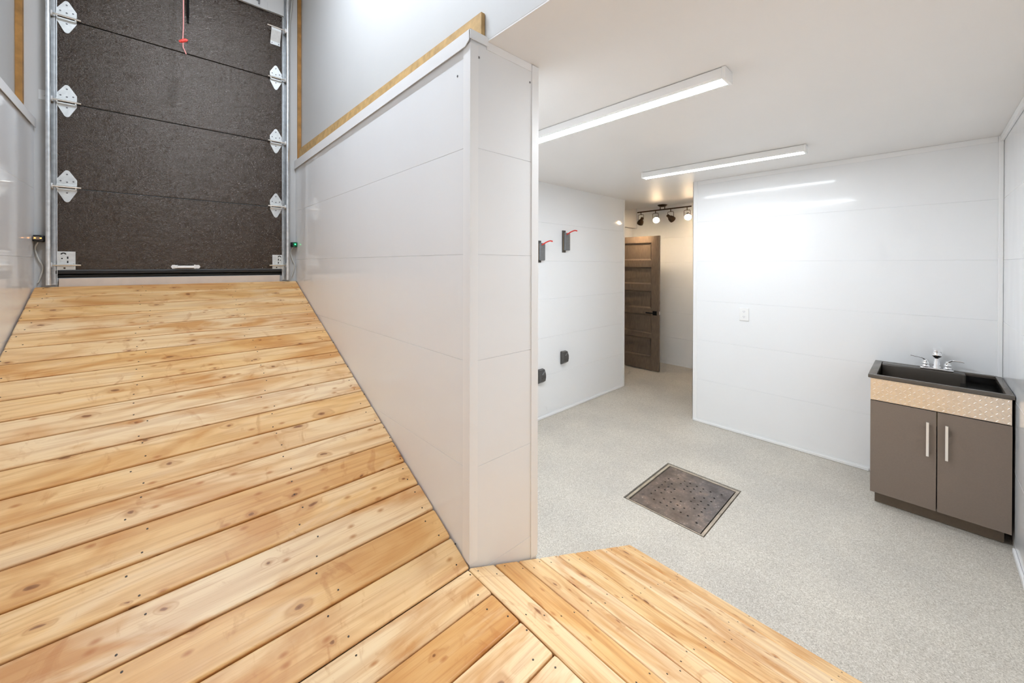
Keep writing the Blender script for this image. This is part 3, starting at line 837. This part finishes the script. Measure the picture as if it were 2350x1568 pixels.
cover_box(3.275, 3.365, .525, .668, 'dark weatherproof outlet cover low on the white wall, clear of the partition')

# duplex outlet on the sink wall
t = empty('wall_outlet', (XE, 1.17, 1.153), 'white duplex outlet on the white wall left of the sink', 'wall outlet')
b = B(); box(b, (XE - .008, 1.129, 1.092), (XE - .0005, 1.211, 1.214), 0, .004); obj('cover_plate', b, M['white'], t)
b = B()
for z in (1.128, 1.178):
    cyl(b, (XE - .008, 1.170, z), (XE - .0105, 1.170, z), .0175, n=20)
    for dy in (-.006, .006): box(b, (XE - .0112, 1.170 + dy - .0012, z), (XE - .0102, 1.170 + dy + .0012, z + .009), 1)
    cyl(b, (XE - .0102, 1.170, z - .007), (XE - .0112, 1.170, z - .007), .0025, n=8, mi=1)
obj('receptacle', b, [M['trim'], M['greyscrew']], t)

# ------------------------------------------------------------------ floor drain
t = empty('floor_drain', (2.74, 1.15, -.01), 'square steel floor drain with punched holes in the speckled floor', 'floor drain')
fx0, fx1, fy0, fy1 = 2.405, 3.070, .893, 1.412
b = B(); w = .018
for lo, hi in (((fx0, fy0), (fx1, fy0 + w)), ((fx0, fy1 - w), (fx1, fy1)), ((fx0, fy0 + w), (fx0 + w * .5, fy1 - w)), ((fx1 - w, fy0 + w), (fx1, fy1 - w))):
    box(b, (lo[0], lo[1], -.06), (hi[0], hi[1], -.001), 0, .002)
box(b, (fx0 + w * .5, fy0 + w, -.06), (fx1 - w, fy1 - w, -.05), 1)
obj('drain_frame', b, [M['dframe'], M['hole']], t)
cx0, cx1, cy0, cy1 = fx0 + w * .5 + .007, fx1 - w - .007, fy0 + w + .007, fy1 - w - .009
b = B(); box(b, (cx0, cy0, -.012), (cx1, cy1, -.004))
cover = obj('drain_cover', b, M['drain'], t)
HO = [(2.863, 1.316), (2.924, 1.27), (2.921, 1.222), (2.805, 1.316), (2.815, 1.271), (2.868, 1.226), (2.919, 1.179), (2.752, 1.315), (2.757, 1.271), (2.866, 1.179), (2.918, 1.131), (2.7, 1.315), (2.76, 1.226), (2.813, 1.179), (2.867, 1.132), (2.917, 1.086), (2.645, 1.315), (2.704, 1.271), (2.709, 1.228), (2.815, 1.133), (2.867, 1.085), (2.919, 1.037), (2.591, 1.317), (2.649, 1.272), (2.941, .971), (2.538, 1.27), (2.595, 1.226), (2.65, 1.179), (2.757, 1.086), (2.808, 1.039), (2.859, .991), (2.537, 1.224), (2.594, 1.178), (2.65, 1.134), (2.704, 1.088), (2.753, 1.039), (2.803, .99), (2.536, 1.177), (2.593, 1.131), (2.7, 1.039), (2.749, .99), (2.535, 1.131), (2.594, 1.086), (2.641, 1.039), (2.693, .991), (2.534, 1.084), (2.639, .991), (2.533, 1.038), (2.585, .99), (2.503, .971)]
b = B()
for x, y in HO: cyl(b, (x, y, -.03), (x, y, .02), .0068, n=10)
bmesh.ops.recalc_face_normals(b, faces=b.faces)
cm = bpy.data.meshes.new('cut'); b.to_mesh(cm); b.free()
co = bpy.data.objects.new('cut', cm); COL.objects.link(co)
bpy.context.view_layer.update()
md = cover.modifiers.new('holes', 'BOOLEAN'); md.object = co; md.operation = 'DIFFERENCE'; md.solver = 'EXACT'
cover.matrix_parent_inverse.identity()
bpy.context.view_layer.update()
dg = bpy.context.evaluated_depsgraph_get()
nm = bpy.data.meshes.new_from_object(cover.evaluated_get(dg)); nm.name = 'drain_cover'
cover.modifiers.clear(); cover.data = nm
bpy.data.objects.remove(co, do_unlink=True); bpy.data.meshes.remove(cm)

# ------------------------------------------------------------------ sink cabinet
CX0, CY0, CY1 = 3.592, -.346, .246
t = empty('sink_cabinet', (3.85, -.05, 0), 'taupe two door sink cabinet with a tread plate front in the corner', 'cabinet')
b = B()
for lo, hi in (((CX0 - .0094, CY0, .085), (4.12, CY0 + .008, .8615)), ((CX0 - .0094, CY1 - .008, .085), (4.12, CY1, .8615)), ((CX0 - .0094, CY0 + .008, .085), (4.12, CY1 - .008, .101)), ((4.112, CY0 + .008, .101), (4.12, CY1 - .008, .8615))):
    box(b, lo, hi)
obj('body', b, M['cab'], t)
b = B(); box(b, (CX0 + .038, CY0 + .022, .004), (CX0 + .054, CY1 - .020, .084)); box(b, (CX0 + .054, CY0 + .022, .0), (4.09, CY0 + .038, .084)); box(b, (CX0 + .054, CY1 - .036, .0), (4.09, CY1 - .020, .084))
obj('toe_kick', b, M['toe'], t)
ym = -.058
for y0, y1, hy in ((ym + .002, CY1, -.018), (CY0, ym - .002, -.098)):
    b = B(); box(b, (CX0 - .019, y0, .087), (CX0 - .0095, y1, .708), 0, .0015); dr = obj('door', b, M['cab'], t)
    b = B(); box(b, (CX0 - .050, hy - .006, .428), (CX0 - .040, hy + .006, .640), 0, .001)
    for z in (.448, .620): box(b, (CX0 - .041, hy - .004, z - .004), (CX0 - .019, hy + .004, z + .004))
    obj('handle', b, M['pull'], dr)
b = B(); px = CX0 - .019
box(b, (px + .001, CY0 + .002, .713), (CX0 - .0095, CY1, .858), 0, .0008)
st = .0208; r = 0
for iy in range(28):
    for iz in range(7):
        y = CY0 + .012 + iy * st; z = .722 + iz * st
        if y > CY1 - .012 or z > .850: continue
        a = PI / 4 if (iy + iz) % 2 else -PI / 4
        ca, sa = math.cos(a), math.sin(a); ln, wd = .0092, .0030
        pts = [(-ln, 0), (-ln * .5, -wd), (ln * .5, -wd), (ln, 0), (ln * .5, wd), (-ln * .5, wd)]
        base = [Vector((px + .001, y + u * ca - v * sa, z + u * sa + v * ca)) for u, v in pts]
        top = [Vector((px - .0030, y + (u * .8) * ca - (v * .55) * sa, z + (u * .8) * sa + (v * .55) * ca)) for u, v in pts]
        ring_loft(b, [base, top], 0, True)
obj('tread_plate_panel', b, M['tread'], t)

# sink basin
t = empty('utility_sink', (3.85, -.05, .86), 'black rectangular utility sink set into the taupe cabinet', 'sink')
SX0, SX1, SY0, SY1, SZ = 3.560, 4.126, -.354, .258, .886
b = B(); rw = .026
box(b, (SX0, SY0, SZ - .024), (SX0 + rw, SY1, SZ), 0, .004)
box(b, (SX0 + rw - .002, SY1 - .042, SZ - .024), (SX1, SY1, SZ - .0003), 0, .004)
box(b, (SX0 + rw - .002, SY0, SZ - .024), (SX1, SY0 + .030, SZ - .0003), 0, .004)
box(b, (SX1 - .03, SY0 + .028, SZ - .024), (SX1, SY1 - .040, SZ - .0006), 0, .004)
obj('rim', b, M['sinkrim'], t, smooth=40)
b = B()   # bowl: sides, floor, faucet deck block and the low ledge at the right
ix0, ix1, iy0, iy1, zb_ = SX0 + rw, SX1 - .03, SY0 + .030, SY1 - .042, SZ - .26
dk = 4.010
box(b, (ix0 - .0022, iy0 - .008, zb_ - .01), (ix1 + .01, iy1 + .008, zb_))
box(b, (ix0 - .0022, iy0, zb_), (ix0, iy1, SZ - .02)); box(b, (ix1, iy0, zb_), (ix1 + .01, iy1, SZ - .02))
box(b, (ix0, iy0 - .008, zb_), (ix1, iy0, SZ - .02)); box(b, (ix0, iy1, zb_), (ix1, iy1 + .008, SZ - .02))
obj('bowl', b, M['sink'], t)
b = B(); box(b, (dk, -.195, zb_), (ix1 - .0005, iy1 - .0005, SZ - .001), 0, .008, 3); obj('faucet_deck', b, M['sinkdeck'], t, smooth=40)
b = B(); box(b, (ix0 + .002, iy0 + .0005, SZ - .085), (ix1 - .001, iy0 + .155, SZ - .060), 0, .008, 3); box(b, (ix0 + .06, iy0 + .0005, SZ - .062), (ix0 + .085, iy0 + .150, SZ - .050), 0, .005); obj('soap_ledge', b, M['sink'], t, smooth=40)

# faucet
FX, FY, FZ = 4.055, -.062, SZ - .001
t = empty('faucet', (FX, FY, FZ), 'chrome two handle faucet on the back of the black sink', 'faucet')
b = B(); box(b, (FX - .026, FY - .080, FZ), (FX + .026, FY + .080, FZ + .014), 0, .006, 3); obj('base_plate', b, M['chrome'], t, smooth=40)
b = B(); lathe(b, (FX, FY, FZ + .012), (0, 0, 1), [(0, .024), (.02, .021), (.05, .016), (.075, .0145)], 20)
pts = spline([(FX, FY, FZ + .08), (FX - .003, FY, FZ + .115), (FX - .025, FY, FZ + .142), (FX - .060, FY, FZ + .146), (FX - .090, FY, FZ + .132)], 6)
tube(b, pts, [.0145 + .008 * min(1, i / (len(pts) - 8)) for i in range(len(pts))], 16)
lathe(b, (FX - .086, FY, FZ + .142), (-.35, 0, -1), [(0, .010), (.006, .021), (.020, .0245), (.034, .023), (.038, .018)], 20)
obj('spout', b, M['chrome'], t, smooth=50)
b = B(); lathe(b, (FX - .086, FY, FZ + .142), (-.35, 0, -1), [(.0375, .018), (.0395, .015), (.0396, 0)], 16); obj('aerator', b, M['hole'], t)
for s in (1, -1):
    y = FY + s * .0525
    b = B(); lathe(b, (FX, y, FZ + .012), (0, 0, 1), [(0, .022), (.006, .024), (.014, .021), (.020, .016), (.026, .021), (.036, .019), (.046, .012), (.054, .011), (.058, .004)], 20)
    pts = spline([(FX - .002, y, FZ + .062), (FX - .008, y + s * .014, FZ + .074), (FX - .014, y + s * .030, FZ + .080), (FX - .022, y + s * .075, FZ + .088 - (.010 if s < 0 else 0))], 6)
    tube(b, pts, [.0085 - .002 * i / len(pts) for i in range(len(pts))], 12, flat=((0, 0, 1), .6))
    obj('handle', b, M['chrome'], t, smooth=50)

# ------------------------------------------------------------------ camera
yaw, pit, rol = (math.radians(a) for a in (42.9016, -.2098, .1272))
F = Vector((math.sin(yaw), math.cos(yaw), 0)); R = Vector((math.cos(yaw), -math.sin(yaw), 0)); U = Vector((0, 0, 1))
F2 = F * math.cos(pit) + U * math.sin(pit); U2 = -F * math.sin(pit) + U * math.cos(pit)
R3 = R * math.cos(rol) + U2 * math.sin(rol); U3 = -R * math.sin(rol) + U2 * math.cos(rol)
cam = bpy.data.cameras.new('camera'); co = bpy.data.objects.new('camera', cam); COL.objects.link(co)
mw = Matrix.Identity(4)
for i in range(3):
    mw[i][0] = R3[i]; mw[i][1] = U3[i]; mw[i][2] = -F2[i]
mw[0][3], mw[1][3], mw[2][3] = 0, 0, 1.624
co.matrix_world = mw
cam.sensor_width = 36.; cam.sensor_fit = 'HORIZONTAL'
cam.lens = 880.7138 / 2350 * 36
cam.shift_x = (1175 - 1173.3764) / 2350
cam.shift_y = (610.6117 - 784) / 2350
cam.clip_start = .02; cam.clip_end = 60
SC.camera = co

# ------------------------------------------------------------------ world and view
w = bpy.data.worlds.new('world'); SC.world = w; w.use_nodes = True
w.node_tree.nodes['Background'].inputs['Color'].default_value = (.9, .95, 1, 1)
w.node_tree.nodes['Background'].inputs['Strength'].default_value = .2
SC.view_settings.view_transform = 'Standard'
SC.view_settings.look = 'None'
SC.view_settings.gamma = 1.0
SC.view_settings.exposure = 0.0
SC.view_settings.use_curve_mapping = False
try:
    SC.cycles.max_bounces = 7; SC.cycles.diffuse_bounces = 6; SC.cycles.glossy_bounces = 4
    SC.cycles.use_adaptive_sampling = True; SC.cycles.adaptive_threshold = .09; SC.cycles.adaptive_min_samples = 12; SC.cycles.use_light_tree = False
    SC.cycles.caustics_reflective = False; SC.cycles.caustics_refractive = False
    SC.cycles.use_denoising = True
except Exception:
    pass
